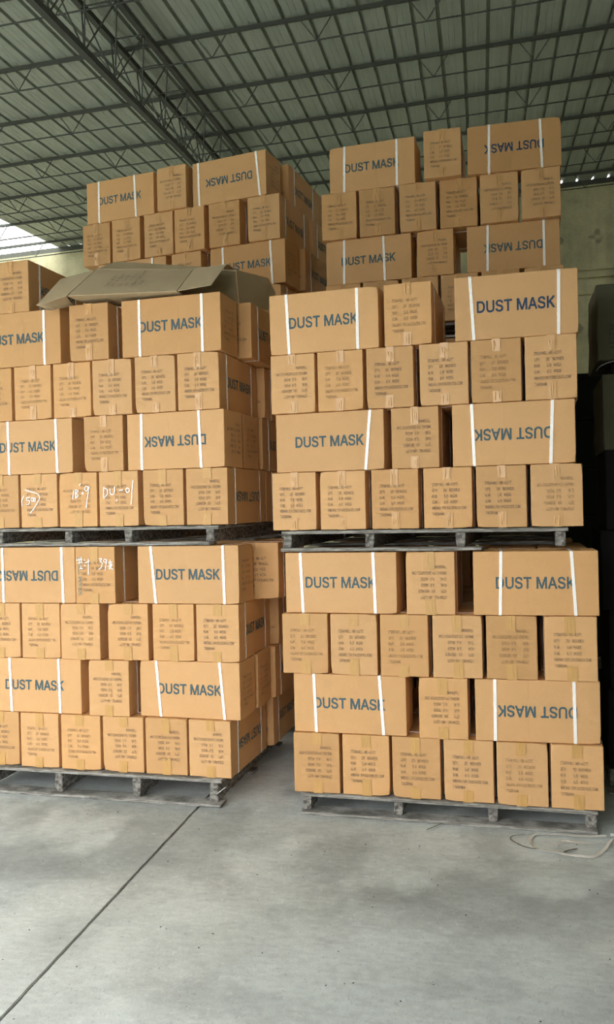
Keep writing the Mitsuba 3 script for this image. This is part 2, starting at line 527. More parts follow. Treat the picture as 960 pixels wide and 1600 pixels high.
def strap_loop(f_top, f_bot, inv=False):
    """white band round the carton's girth; f = place along the length (0..1), at the top and the foot of the front face"""
    if inv:
        f_top, f_bot = 1 - f_bot, 1 - f_top
    hy, hz, r = BW_ / 2 + 0.0027, BH_ / 2 + 0.0010, 0.006
    path = []
    for sy, sz, a0 in ((1, 1, 0), (-1, 1, 90), (-1, -1, 180), (1, -1, 270)):
        for k in range(4):
            a = math.radians(a0 + 30 * k)
            path.append((sy * (hy - r) + r * math.cos(a), sz * (hz - r) + r * math.sin(a), math.cos(a), math.sin(a)))
    V, F = [], []
    n = len(path)
    for (y, z, ny, nz) in path:
        t = (z + hz) / (2 * hz)
        xc = (f_bot + (f_top - f_bot) * t - 0.5) * BL_
        for dx, dn in ((-0.0075, 0), (0.0075, 0), (0.0075, -0.0012), (-0.0075, -0.0012)):
            V.append([xc + dx, y + ny * dn, z + nz * dn])
    for i in range(n):
        a, b = 4 * i, 4 * ((i + 1) % n)
        for k in range(4):
            l = (k + 1) % 4
            F += [[a + k, a + l, b + l], [a + k, b + l, b + k]]
    return mikit.ply((np.array(V), np.array(F)), 'strap_white')


STD_STRAPS = [strap_loop(0.165, 0.17), strap_loop(0.82, 0.815)]


def ribbon(strokes, width):
    V, F = [], []
    for st in strokes:
        P = np.array(st, float)
        if len(P) > 2:                                   # rounder strokes
            t = np.concatenate([[0], np.cumsum(np.linalg.norm(np.diff(P, axis=0), axis=1))])
            tt = np.linspace(0, t[-1], 3 * len(P))
            P = np.stack([np.interp(tt, t, P[:, k]) for k in (0, 1)], 1)
        d = np.gradient(P, axis=0)
        d /= np.maximum(np.linalg.norm(d, axis=1, keepdims=True), 1e-9)
        nrm = np.stack([-d[:, 1], d[:, 0]], 1) * width / 2
        o = len(V)
        for p, q in zip(P, nrm):
            V += [[*(p + q), 0], [*(p - q), 0]]
        for i in range(len(P) - 1):
            a = o + 2 * i
            F += [[a, a + 1, a + 3], [a, a + 3, a + 2]]
    return trimesh.Trimesh(V, F, process=False)


def circ(cx, cy, rx, ry, n=9):
    return [(cx + rx * math.cos(2 * math.pi * i / n), cy + ry * math.sin(2 * math.pi * i / n)) for i in range(n + 1)]


def chalk(strokes, x0, x1, y0, y1, width=0.0058):
    """strokes on an end face, given on a sketch where the face spans x0..x1, y0..y1 (y down)"""
    out = [[((x - x0) / (x1 - x0) * BW_ - BW_ / 2, BH_ / 2 - (y - y0) / (y1 - y0) * BH_) for x, y in s] for s in strokes]
    m = ribbon(out, width)
    v = m.vertices
    return mikit.ply((np.stack([(BL_ / 2 + 0.0052) + 0 * v[:, 0], v[:, 0], v[:, 1]], 1), m.faces), 'chalk')


CHALK = {
    'fifty': chalk([[(45, 165), (24, 200), (27, 245)], [(88, 180), (62, 185), (64, 203), (86, 205), (80, 230), (58, 233)], circ(106, 196, 11, 14), circ(122, 198, 9, 13),
                    [(50, 122), (150, 155), (165, 185), (130, 245), (88, 298)]], 14, 290, 10, 405),
    'eighteen': chalk([[(415, 125), (402, 195)], [(425, 125), (452, 130), (430, 155), (450, 168), (425, 190), (427, 125)], circ(482, 153, 5, 6), [(470, 80), (455, 95)],
                       [(530, 110), (508, 100), (497, 125), (515, 140), (530, 110), (535, 100), (520, 185), (508, 262)]], 293, 590, 0, 400),
    'code': chalk([[(632, 110), (628, 195), (660, 165), (665, 128), (630, 112)], [(682, 120), (684, 160), (705, 168), (720, 150), (720, 108)], [(755, 137), (788, 133)],
                   circ(825, 137, 15, 17), [(870, 65), (860, 150), (852, 245)], [(728, 210), (745, 206)]], 590, 905, -5, 400),
    'total': chalk([[(92, 197), (170, 185)], [(125, 165), (132, 235)], [(152, 160), (155, 232)], [(108, 238), (174, 224)], [(146, 262), (152, 285), (130, 305), (176, 302)],
                    [(195, 190), (203, 206)], [(190, 268), (214, 266)], [(200, 235), (262, 212)], [(250, 182), (243, 382)],
                    [(380, 182), (426, 178), (392, 215), (426, 232), (414, 285), (374, 318)], [(482, 196), (452, 186), (436, 222), (466, 228), (484, 190), (455, 328)],
                    [(500, 228), (550, 222)], [(524, 195), (517, 312)], [(490, 275), (552, 268)], [(538, 235), (528, 300), (566, 312)], [(505, 308), (552, 248)]], 72, 575, 38, 735, 0.0048),
}
SMEAR = flat_text('DUST MASK', 0.012, 0.21, True)
sv = SMEAR.vertices
SMEAR = mikit.ply((np.stack([np.full(len(sv), BL_ / 2 + 0.0040), -0.085 - sv[:, 1] * 1.6, 0.10 - sv[:, 0]], 1), SMEAR.faces), 'ink_smear')


class Tower:
    def __init__(self, o, yaw):
        a = math.radians(yaw)
        self.o, self.yaw = np.array([o[0], o[1], 0.0]), yaw
        self.u, self.v = np.array([math.cos(a), math.sin(a), 0]), np.array([-math.sin(a), math.cos(a), 0])

    def at(self, u, v, z):
        return self.o + self.u * u + self.v * v + np.array([0, 0, z])

    def frame(self, z=0.0):
        return frame(self.o + [0, 0, z], self.u, self.v, [0, 0, 1])


NB = [0]


def carton(tower, kind, u, v, dyaw, z0, z1, inv, label, ink=1, mask=None, straps=None, tape='tan', right=False, chalk=None, group='dust mask cartons', bare=False, front=True):
    """kind L: long face to the front; E: end face to the front. u = centre along the front, v = the front face's depth."""
    key = thing('carton', label, 'cardboard box', group)
    a = math.radians(tower.yaw) + dyaw
    uu, vv = np.array([math.cos(a), math.sin(a), 0]), np.array([-math.sin(a), math.cos(a), 0])
    depth = BW_ if kind == 'L' else BL_
    c = tower.at(u, v, (z0 + z1) / 2) + vv * depth / 2
    ax, ay = (uu, vv) if kind == 'L' else (-vv, uu)
    az = np.array([0, 0, 1.0])
    m0 = frame(c, ax, ay, az * (z1 - z0 - 0.0025) / BH_)
    if inv:
        if kind == 'L':
            ax, az = -ax, -az
        else:
            ay, az = -ay, -az
    sz = (z1 - z0 - 0.0025) / BH_
    m = frame(c, ax, ay, az * sz)
    W = M(m)
    NB[0] += 1
    r_ = np.random.default_rng(500 + NB[0])
    part(key, 'body', BODIES[int(r_.integers(len(BODIES)))], W)
    if bare:
        return key
    if kind == 'L':
        part(key, 'lettering', LET_FRONT, W, mask)
        for s in (straps or []):
            part(key, 'strap', strap_loop(*s, inv=inv), W)
        if right:
            mm = m.copy()
            if inv:                                        # the end that faces right is -x
                mm[:3, 0], mm[:3, 1] = -m[:3, 0], -m[:3, 1]
            part(key, 'print', PRINTS[1], M(mm))
    else:
        if front:
            part(key, 'print', PRINTS[ink], W)
            top, bot = (TAN_TOP, TAN_BOT) if tape == 'tan' else (CLR_TOP, CLR_BOT)
            part(key, 'tape', top[int(r_.integers(4))], W)
            part(key, 'tape', bot[int(r_.integers(4))], W)
        for s in STD_STRAPS:
            part(key, 'strap', s, W)
        if right:
            part(key, 'lettering', LET_BACK if not inv else LET_FRONT, W)
        if chalk:
            part(key, 'chalk_writing', CHALK[chalk], M(m0))
        if chalk == 'total':
            part(key, 'smudged_lettering', SMEAR, M(m0))
    return key


ORD = ['aisle-end', 'second', 'third', 'fourth', 'fifth', 'sixth', 'seventh']
ROW = ['bottom row', 'second row', 'third row', 'fourth row', 'top row']

STACKS = {
    'FR2': dict(o=(-0.188, 4.476), yaw=-16.16, tops=[2.72, 2.401, 2.089, 1.777], bot=1.47, rows=[
        [('L', 0.307, -0.002, -0.004), ('E', 0.752, -0.004, 0.001), ('L', 1.283, 0.004, 0.035)],
        [('E', 0.133, 0.001, -0.003), ('E', 0.392, -0.003, 0.003), ('E', 0.654, -0.006, 0.006), ('E', 0.928, -0.006, 0.009), ('E', 1.184, -0.005, 0.002), ('E', 1.444, -0.003, 0.003)],
        [('L', 0.321, 0.013, -0.035), ('E', 0.775, 0.003, 0.002), ('L', 1.258, 0.003, 0.005)],
        [('E', 0.125, 0.005, -0.007), ('E', 0.39, 0.003, 0.002), ('E', 0.666, -0.001, 0.007), ('E', 0.934, 0.001, 0.003), ('E', 1.197, -0.001, 0.002), ('E', 1.459, -0.002, 0.0)]]),
    'FR1': dict(o=(-0.147, 4.382), yaw=-14.19, tops=[1.355, 1.04, 0.727, 0.421], bot=0.111, rows=[
        [('L', 0.315, 0.018, -0.035), ('E', 0.78, -0.003, 0.001), ('L', 1.285, 0.002, 0.015)],
        [('E', 0.125, 0.003, 0.006), ('E', 0.383, -0.001, 0.005), ('E', 0.642, -0.004, 0.0), ('E', 0.907, -0.008, 0.008), ('E', 1.169, -0.002, 0.008), ('E', 1.445, -0.006, 0.002)],
        [('L', 0.35, 0.012, -0.013), ('E', 0.831, -0.005, 0.007), ('L', 1.282, 0.006, 0.035)],
        [('E', 0.174, -0.001, 0.022), ('E', 0.432, 0.004, 0.015), ('E', 0.689, 0.004, -0.001), ('E', 0.949, 0.001, 0.004), ('E', 1.207, -0.007, 0.01), ('E', 1.463, -0.006, 0.002)]]),
    'FL1': dict(o=(-1.917, 4.858), yaw=-14.01, tops=[1.398, 1.08, 0.767, 0.456], bot=0.148, rows=[
        [('L', 0.329, 0.003, 0.004), ('E', 0.753, -0.006, -0.011), ('L', 1.297, 0.009, -0.014)],
        [('E', 0.149, -0.002, -0.001), ('E', 0.402, 0.0, -0.005), ('E', 0.656, -0.012, -0.007), ('E', 0.939, 0.004, 0.001), ('E', 1.207, 0.007, -0.004), ('E', 1.464, 0.006, 0.012)],
        [('L', 0.351, 0.002, 0.002), ('E', 0.823, -0.012, 0.014), ('L', 1.289, 0.015, -0.035)],
        [('E', 0.125, 0.0, 0.0), ('E', 0.383, -0.009, -0.01), ('E', 0.642, -0.01, 0.009), ('E', 0.899, -0.006, 0.017), ('E', 1.156, -0.007, 0.009), ('E', 1.409, -0.009, -0.035)]]),
    'FL2': dict(o=(-1.945, 4.938), yaw=-16.86, tops=[3.053, 2.753, 2.438, 2.128, 1.816], bot=1.508, rows=[
        [('E', 0.264, 0.01, 0.004)],
        [('L', 0.298, 0.001, 0.002), ('E', 0.791, -0.025, 0.02), ('L', 1.282, -0.005, 0.005)],
        [('E', 0.136, 0.005, 0.002), ('E', 0.401, 0.001, 0.01), ('E', 0.658, 0.002, -0.009), ('E', 0.918, -0.007, 0.013), ('E', 1.182, -0.006, 0.003), ('E', 1.439, -0.006, 0.007)],
        [('L', 0.357, 0.003, 0.003), ('E', 0.852, 0.001, 0.02), ('L', 1.289, 0.003, -0.035)],
        [('E', 0.169, 0.001, -0.003), ('E', 0.425, 0.002, -0.006), ('E', 0.681, 0.002, -0.003), ('E', 0.938, 0.002, 0.004), ('E', 1.212, 0.002, 0.003), ('E', 1.47, 0.003, -0.005)]]),
    'BL3': dict(o=(-1.675, 6.432), yaw=-21.14, tops=[4.092, 3.779, 3.464, 3.157], bot=2.850, rows=[
        [('L', 0.347, 0.0, -0.001), ('E', 0.805, -0.027, -0.008), ('L', 1.257, -0.003, -0.035)],
        [('E', 0.125, 0.008, 0.007), ('E', 0.394, -0.001, 0.015), ('E', 0.673, -0.001, 0.004), ('E', 0.932, -0.004, 0.006), ('E', 1.213, -0.002, 0.012), ('E', 1.521, -0.003, 0.019)],
        [('L', 0.43, 0.011, 0.0), ('E', 0.893, 0.011, 0.005), ('L', 1.378, 0.014, -0.016)],
        [('E', 0.17, 0.0, 0.0), ('E', 0.43, 0.0, 0.0), ('E', 0.69, 0.0, 0.0), ('E', 0.96, 0.0, 0.0), ('E', 1.23, 0.0, 0.0), ('E', 1.512, 0.012, 0.0)]]),
    'BR3': dict(o=(0.144, 5.778), yaw=-15.02, tops=[4.047, 3.733, 3.414, 3.110], bot=2.804, rows=[
        [('L', 0.356, 0.005, -0.034), ('E', 0.837, -0.052, 0.022), ('L', 1.291, -0.018, 0.035)],
        [('E', 0.125, 0.0, 0.016), ('E', 0.387, 0.003, -0.002), ('E', 0.663, -0.007, 0.0), ('E', 0.93, 0.005, 0.014), ('E', 1.192, -0.005, 0.005), ('E', 1.454, -0.008, 0.001)],
        [('L', 0.317, 0.018, -0.019), ('E', 0.771, 0.009, -0.002), ('L', 1.273, 0.029, 0.03)],
        [('E', 0.14, 0.01, 0.0), ('E', 0.40, 0.012, 0.0), ('E', 0.665, 0.01, 0.0), ('E', 0.925, 0.012, 0.0), ('E', 1.19, 0.01, 0.0), ('E', 1.462, 0.012, 0.0)]]),
}
# (stack, row from the top, place) -> upside down
INV = {('FR2', 1, 0), ('FR2', 2, 1), ('FR2', 2, 2), ('FR2', 3, 5), ('FR1', 0, 1), ('FR1', 1, 3), ('FR1', 1, 4), ('FR1', 2, 1), ('FR1', 2, 2), ('FR1', 3, 0),
       ('FL1', 0, 0), ('FL1', 1, 2), ('FL1', 1, 3), ('FL1', 2, 1), ('FL1', 3, 3), ('FL1', 3, 4), ('FL1', 3, 5), ('FL2', 0, 0), ('FL2', 3, 2), ('FL2', 4, 2), ('FL2', 4, 5),
       ('BL3', 0, 1), ('BL3', 0, 2), ('BL3', 1, 4), ('BR3', 0, 2), ('BR3', 1, 4), ('BR3', 1, 5), ('BR3', 2, 1), ('BR3', 2, 2)}
STRAPS = {('FR2', 0, 0): [(.16, .18), (.81, .81)], ('FR2', 0, 2): [(.13, .155), (.85, .84)], ('FR2', 2, 0): [(.88, .83)], ('FR2', 2, 2): [(.165, .18), (.823, .80)],
          ('FR1', 0, 0): [(.14, .158), (.797, .81)], ('FR1', 0, 2): [(.23, .215), (.79, .817)], ('FR1', 2, 0): [(.185, .20), (.77, .80)], ('FR1', 2, 2): [(.164, .16), (.796, .80)],
          ('FL1', 0, 0): [(.22, .225), (.86, .87)], ('FL1', 0, 2): [(.135, .178), (.85, .857)], ('FL1', 2, 0): [(.235, .25), (.765, .775)], ('FL1', 2, 2): [(.17, .21), (.805, .847)],
          ('FL2', 1, 0): [(.18, .18), (.82, .82)], ('FL2', 1, 2): [(.185, .185), (.816, .817)], ('FL2', 3, 0): [(.28, .287), (.82, .83)], ('FL2', 3, 2): [(.155, .15), (.748, .765)],
          ('BL3', 0, 0): [(.19, .185), (.72, .735)], ('BL3', 0, 2): [(.08, .09), (.87, .915)], ('BL3', 2, 0): [(.17, .17), (.8, .8)], ('BL3', 2, 2): [(.175, .18), (.81, .83)],
          ('BR3', 0, 0): [(.184, .17), (.796, .79)], ('BR3', 0, 2): [(.24, .23), (.78, .795)], ('BR3', 2, 0): [(.22, .21), (.68, .69)], ('BR3', 2, 2): [(.23, .22), (.83, .83)]}
INKS = {('FR2', 0, 2): 'ink_dark_blue', ('BR3', 0, 2): 'ink_dark_blue'}
WORN = {('FR2', 0, 1), ('FR2', 1, 1), ('FR2', 1, 4), ('FR2', 3, 5), ('FR1', 1, 0), ('FR1', 1, 2), ('FR1', 1, 4), ('FR1', 3, 4), ('FL1', 1, 1), ('FL1', 1, 2), ('FL1', 1, 4), ('FL1', 3, 1), ('FL1', 3, 2),
        ('FL2', 2, 1), ('FL2', 2, 2), ('FL2', 3, 1), ('FL2', 4, 0), ('FL2', 4, 2), ('BL3', 1, 0)}
CRISP = {('FR2', 1, 2), ('FR2', 1, 5), ('FR2', 1, 3), ('FR2', 3, 0), ('FR2', 3, 3), ('FR2', 3, 4), ('FL1', 1, 5), ('FL2', 2, 5), ('FR1', 3, 3), ('FR1', 3, 1)}
CHALKED = {('FL2', 4, 1): 'fifty', ('FL2', 4, 2): 'eighteen', ('FL2', 4, 3): 'code', ('FL1', 0, 1): 'total'}
CHALK_WORDS = {'fifty': 'chalked bracketed number', 'eighteen': 'chalked 18 and 9', 'code': 'chalked DO-01', 'total': 'chalked 39'}
LOAD = {'FR2': 'upper load beside the dark cartons', 'FR1': 'lower load beside the dark cartons', 'FL2': 'upper load, chalk-marked front stack', 'FL1': 'lower load, chalk-marked front stack',
        'BL3': 'tall stack behind the chalk-marked stack', 'BR3': 'tall stack beside the concrete wall'}
TOWERS = {}

for name, S in STACKS.items():
    tw = TOWERS[name] = Tower(S['o'], S['yaw'])
    n = len(S['rows'])
    for r, row in enumerate(S['rows']):
        z1 = S['tops'][r]
        z0 = S['tops'][r + 1] if r + 1 < n else S['bot']
        for i, (kind, u, dv, dy) in enumerate(row):
            k = (name, r, i)
            inv = k in INV
            from_aisle = i if name in ('FR1', 'FR2', 'BR3') else len(row) - 1 - i
            o = 'single' if len(row) == 1 else ORD[from_aisle]
            if kind == 'L':
                what = 'long DUST MASK carton' + (' upside down' if inv else '')
            elif k in CHALKED:
                what = 'carton ' + CHALK_WORDS[CHALKED[k]]
            else:
                what = ('upside-down' if inv else 'upright') + ' end-on carton'
            lab = f"{what}, {o}, {ROW[n - 1 - r]}, {LOAD[name]}"
            outer = name in ('FL1', 'FL2', 'BL3') and i == len(row) - 1
            carton(tw, kind, u, dv, dy, z0, z1, inv, lab, ink=2 if k in WORN else 0 if k in CRISP else 1, mask=INKS.get(k), straps=STRAPS.get(k),
                   tape='tan' if name in ('FR1', 'FL1') or (name == 'FL2' and r == 4) else 'clear', right=outer or (name == 'FL2' and r == 0), chalk=CHALKED.get(k))

# second rows: those whose flanks show in the aisle, (stack, row from the top, kind, right edge u, depth v, prints on the front?)
BEHIND = [('FL2', 1, 'E', 1.645, 0.275, 1), ('FL2', 2, 'E', 1.60, 0.605, 1), ('FL2', 3, 'L', 1.585, 0.275, 0), ('FL2', 3, 'E', 1.60, 0.545, 1), ('FL2', 4, 'E', 1.595, 0.605, 1),
          ('FL1', 0, 'E', 1.735, 0.275, 1), ('FL1', 1, 'E', 1.635, 0.605, 1), ('FL1', 2, 'L', 1.60, 0.275, 0), ('FL1', 2, 'E', 1.625, 0.545, 1), ('FL1', 3, 'E', 1.585, 0.615, 1),
          ('BL3', 0, 'E', 1.60, 0.285, 1), ('BL3', 1, 'E', 1.655, 0.605, 1), ('BL3', 2, 'E', 1.715, 0.285, 1), ('BL3', 3, 'E', 1.63, 0.62, 1), ('BL3', 0, 'L', 1.59, 0.895, 0), ('BL3', 2, 'L', 1.69, 0.895, 0)]
for j, (name, r, kind, ur, v, pr) in enumerate(BEHIND):
    S = STACKS[name]
    n = len(S['rows'])
    z1 = S['tops'][r]
    z0 = S['tops'][r + 1] if r + 1 < n else S['bot']
    w = BL_ if kind == 'L' else BW_
    deep = 'third' if any(b[0] == name and b[1] == r for b in BEHIND[:j]) else 'second'
    carton(TOWERS[name], kind, ur - w / 2, v, 0.0, z0, z1, False, f"aisle carton, {deep} from the front, {ROW[n - 1 - r]}, {LOAD[name]}", ink=1, straps=[(.17, .17), (.82, .82)], right=True, tape='clear')

# rows that only carry the tall back stacks: hidden behind the front stacks
HIDE = 'plain brown carton hidden behind the front stacks, under or behind other cartons'


def hidden(tw, kind, u, v, z0, z1):
    carton(tw, kind, u, v, 0.0, z0, z1, False, HIDE, bare=True, group='hidden cartons')


def plain_row(tw, n_row, v, z0, z1, u0=0.06):
    if n_row % 2:
        for i in range(6):
            hidden(tw, 'E', u0 + 0.125 + 0.258 * i, v, z0, z1)
    else:
        for kind, u in (('L', 0.30), ('E', 0.775), ('L', 1.25)):
            hidden(tw, kind, u0 + u, v, z0, z1)


for name, tops in (('BL3', (2.738, 1.372)), ('BR3', (2.692, 1.348))):
    for lvl, top in enumerate(tops):
        for r in range(4):
            plain_row(TOWERS[name], r, 0.03, top - 0.3085 * (r + 1), top - 0.3085 * r)
for name in ('FR1', 'FR2'):
    S = STACKS[name]
    for r in range(4):
        z1, z0 = S['tops'][r], S['tops'][r + 1] if r < 3 else S['bot']
        for i in ((0, 1, 4, 5) if r % 2 == 0 else range(6)):
            hidden(TOWERS[name], 'E', 0.165 + 0.253 * i, 0.285 if r % 2 == 0 else 0.612, z0, z1)

# ------------------------------------------------------------------ pallets


def board(l, w, h, seed, mat='wood', ch=0.003):
    r_ = np.random.default_rng(seed)
    m = box(0, 0, 0, l, w, h, ch)
    m = m.subdivide_to_size(0.12) if l > 0.3 else m
    P = m.vertices
    P = P + (np.stack([meshkit.noise(P * [9, 60, 60] + seed, seed + k) - 0.5 for k in range(3)], 1)) * [0.012, 0.004, 0.0035]
    return mikit.ply(trimesh.Trimesh(P, m.faces, process=False), mat)


DECKS = [board(1.5, 0.098, 0.018, 40 + i) for i in range(4)]
STRINGS = [board(1.2, 0.045, 1.0, 60 + i) for i in range(3)]


def stringer(h, seed):
    r_ = np.random.default_rng(seed)
    m = box(0, 0, 0, 0.046, 1.2, h, 0.004).subdivide_to_size(0.05)
    P = m.vertices
    P = P + (np.stack([meshkit.noise(P * 38 + seed, seed + k) - 0.5 for k in range(3)], 1)) * [0.010, 0.014, 0.003]
    return mikit.ply(trimesh.Trimesh(P, m.faces, process=False), 'wood_end')


def pallet(tower, u0, width, z0, h, v0, where, front=1.0, strings=(0.02, 0.345, 0.665, 0.98), depth=1.2):
    key = thing('pallet', where, 'pallet', 'wooden pallets')
    d = 0.018
    sx = width / 1.5
    for i in range(8):
        v = v0 + 0.05 + i * (depth - 0.1) / 7
        part(key, 'deck_board', DECKS[i % 4], M(tower.frame() @ frame([u0 + width / 2, v, z0 + h - d / 2 - 0.0015], [sx, 0, 0], [0, 1, 0], [0, 0, 0.95])))
    sh = h - 2 * d
    for i, f in enumerate(strings):
        part(key, 'stringer', stringer(sh, 70 + i + int(abs(u0) * 10)), M(tower.frame() @ frame([u0 + width * f, v0 + 0.6 + 0.004 * (i % 2) + 0.008, z0 + d + sh / 2], [1, 0, 0], [0, depth / 1.2 * 0.98, 0], [0, 0, 1])))
    for i in range(3):
        v = v0 + 0.045 + i * (depth - 0.09) / 2
        f = front if i == 0 else 1.0
        part(key, 'bottom_board', DECKS[(i + 1) % 4], M(tower.frame() @ frame([u0 + width * f / 2, v - 0.012 * (i == 0), z0 + d / 2 + 0.001], [sx * f, 0, 0], [0, 1, 0], [0, 0, 0.95])))
    return key


pallet(TOWERS['FR1'], 0.085, 1.47, 0.0, 0.111, -0.012, 'grey wooden pallet on the floor under the stack by the dark cartons')
pallet(TOWERS['FR2'], 0.05, 1.46, 1.357, 0.111, -0.004, 'grey wooden pallet between both loads of the stack by the dark cartons', 0.72, (0.02, 0.325, 0.645, 0.975))
pallet(TOWERS['FL1'], -0.02, 1.50, 0.0, 0.147, -0.035, 'grey wooden pallet on the floor under the chalk-marked stack', 1.0, (0.03, 0.345, 0.665, 0.965))
pallet(TOWERS['FL2'], 0.0, 1.535, 1.400, 0.106, 0.0, 'grey wooden pallet between both loads of the chalk-marked stack', 0.97, (0.09, 0.39, 0.64, 0.96))
pallet(TOWERS['BL3'], 0.05, 1.5, 2.744, 0.105, 0.05, 'grey wooden pallet carrying the tall back stack behind the chalk-marked stack')
pallet(TOWERS['BR3'], 0.05, 1.5, 2.698, 0.105, 0.05, 'grey wooden pallet carrying the tall back stack beside the wall')

for nm_, zz, hh_ in (('BL3', 1.376, 0.126), ('BL3', 0.0, 0.136), ('BR3', 1.352, 0.104), ('BR3', 0.0, 0.112)):
    pallet(TOWERS[nm_], 0.05, 1.5, zz, hh_, 0.05, 'grey pallet hidden behind the front stacks')

# ------------------------------------------------------------------ open carton on top of the chalk-marked stack
oc = thing('open_carton', 'empty collapsed carton with open flaps lying on top of the chalk-marked stack', 'cardboard box')


def panel(q, th=0.004, sag=0.0):
    """a cardboard panel through four corners, with real thickness"""
    q = np.array(q, float)
    n = np.cross(q[1] - q[0], q[3] - q[0])
    n /= np.linalg.norm(n)
    N = 7
    V = []
    for s in (0, 1):
        for i in range(N):
            for j in range(N):
                a, b = i / (N - 1), j / (N - 1)
                p = (1 - a) * ((1 - b) * q[0] + b * q[3]) + a * ((1 - b) * q[1] + b * q[2])
                V.append(p + n * (sag * 16 * a * (1 - a) * b * (1 - b) - s * th))
    F = []
    K = N * N
    for i in range(N - 1):
        for j in range(N - 1):
            a = i * N + j
            c = [a, a + N, a + N + 1, a + 1]
            F += [[c[0], c[1], c[2]], [c[0], c[2], c[3]], [K + c[2], K + c[1], K + c[0]], [K + c[3], K + c[2], K + c[0]]]
    edge = [i * N for i in range(N)] + [(N - 1) * N + j for j in range(1, N)] + [i * N + N - 1 for i in range(N - 2, -1, -1)] + list(range(N - 2, 0, -1))
    for a, b in zip(edge, edge[1:] + edge[:1]):
        F += [[b, a, K + a], [b, K + a, K + b]]
    m = trimesh.Trimesh(V, F, process=False)
    return mikit.ply(m, 'kraft_grey'), q, n


BLc, BRc = np.array([-1.285, 4.605, 2.780]), np.array([-0.672, 4.500, 2.766])
TLc, TRc = np.array([-1.205, 4.93, 3.012]), np.array([-0.622, 4.80, 2.962])
W_ = np.array([0.07, 0.25, 0.012])
BLk, BRk = BLc + W_, BRc + W_
BLk[2], BRk[2] = 2.778, 2.776
front_panel = panel([BLc, BRc, TRc, TLc], sag=0.006)
part(oc, 'side_panel', front_panel[0])
part(oc, 'side_panel', panel([BLc + [0, .002, -.004], BLk, BRk, BRc + [0, .002, -.004]])[0])
TLk, TRk = TLc + [0.06, 0.27, 0.03], TRc + [0.065, 0.25, 0.0]
BRx, TRx = np.array([-0.376, 4.97, 2.784]), np.array([-0.400, 5.07, 3.03])
part(oc, 'side_panel', panel([BLk, TLk, TRx, BRx])[0])
TLt, TRt = TLc + [0.06, 0.27, 0.125], TRc + [0.055, 0.25, 0.085]
part(oc, 'side_panel', panel([TLc + [0, .004, .004], TRc + [0, .004, .004], TRt, TLt], sag=-0.01)[0])
part(oc, 'flap', panel([BLc + [-.004, 0, .002], TLc + [-.004, 0, 0], [-1.415, 4.93, 2.962], [-1.462, 4.62, 2.735]])[0])
part(oc, 'flap', panel([BRc + [.004, 0, 0], [-0.482, 4.47, 2.787], [-0.428, 4.77, 2.978], TRc + [.004, 0, 0]])[0])
part(oc, 'flap', panel([BLc + [-.01, .01, -.004], [-1.462, 4.62, 2.734], [-1.40, 4.65, 2.71], BLk + [-.09, -.06, -.008]])[0])
OT, OB = [-0.217, 5.36, 3.055], [-0.243, 5.28, 2.84]
part(oc, 'flap', panel([BRx + [.004, 0, .002], TRx + [.004, 0, 0], OT, OB])[0])
part(oc, 'flap', panel([OT, [-0.175, 5.43, 2.98], [-0.195, 5.36, 2.86], OB])[0])
part(oc, 'flap', panel([TRc + [.006, .004, .004], [-0.424, 4.775, 2.984], [-0.395, 5.02, 3.02], TRt + [.006, 0, -.004]])[0])
# print on the tilted panel, reading up the slope
tx = ENDTXT.copy()
q, nn = front_panel[1], front_panel[2]
eu, ev = (q[1] - q[0]) / np.linalg.norm(q[1] - q[0]), (q[3] - q[0])
ev = ev / np.linalg.norm(ev)
cc = q.mean(0) + eu * 0.0
side = 1.0 if nn[1] < 0 else -1.0
tv = cc + np.outer(-1.3 * tx.vertices[:, 1] - 0.03, eu) + np.outer(1.3 * tx.vertices[:, 0], ev) + nn * 0.013 * side
f_ = tx.faces
part(oc, 'print', mikit.ply((tv, f_), 'ink_black'))

# ------------------------------------------------------------------ dark cartons at the side
DT = Tower((1.615, 4.56), -14.5)


def dark_carton(tw, u, v, z, h, label, mat):
    key = thing('dark_carton', label, 'cardboard box', 'dark cartons')
    m = box(0, 0, 0, 0.56, 0.6, h, 0.005).subdivide_to_size(0.09)
    P = m.vertices
    P = P + np.stack([meshkit.noise(P * 9 + z * 7 + u * 3, 3 + k) - 0.5 for k in range(3)], 1) * [0.016, 0.01, 0.0]
    W = tw.frame() @ frame([u + 0.28, v + 0.3, z + h / 2], [1, 0, 0], [0, 1, 0], [0, 0, 1])
    part(key, 'body', mikit.ply(trimesh.Trimesh(P, m.faces, process=False), mat, 30), M(W))
    part(key, 'tape', mikit.ply(box(0, -0.3075, 0.0, 0.55, 0.001, 0.05), mat), M(W))
    return key, W


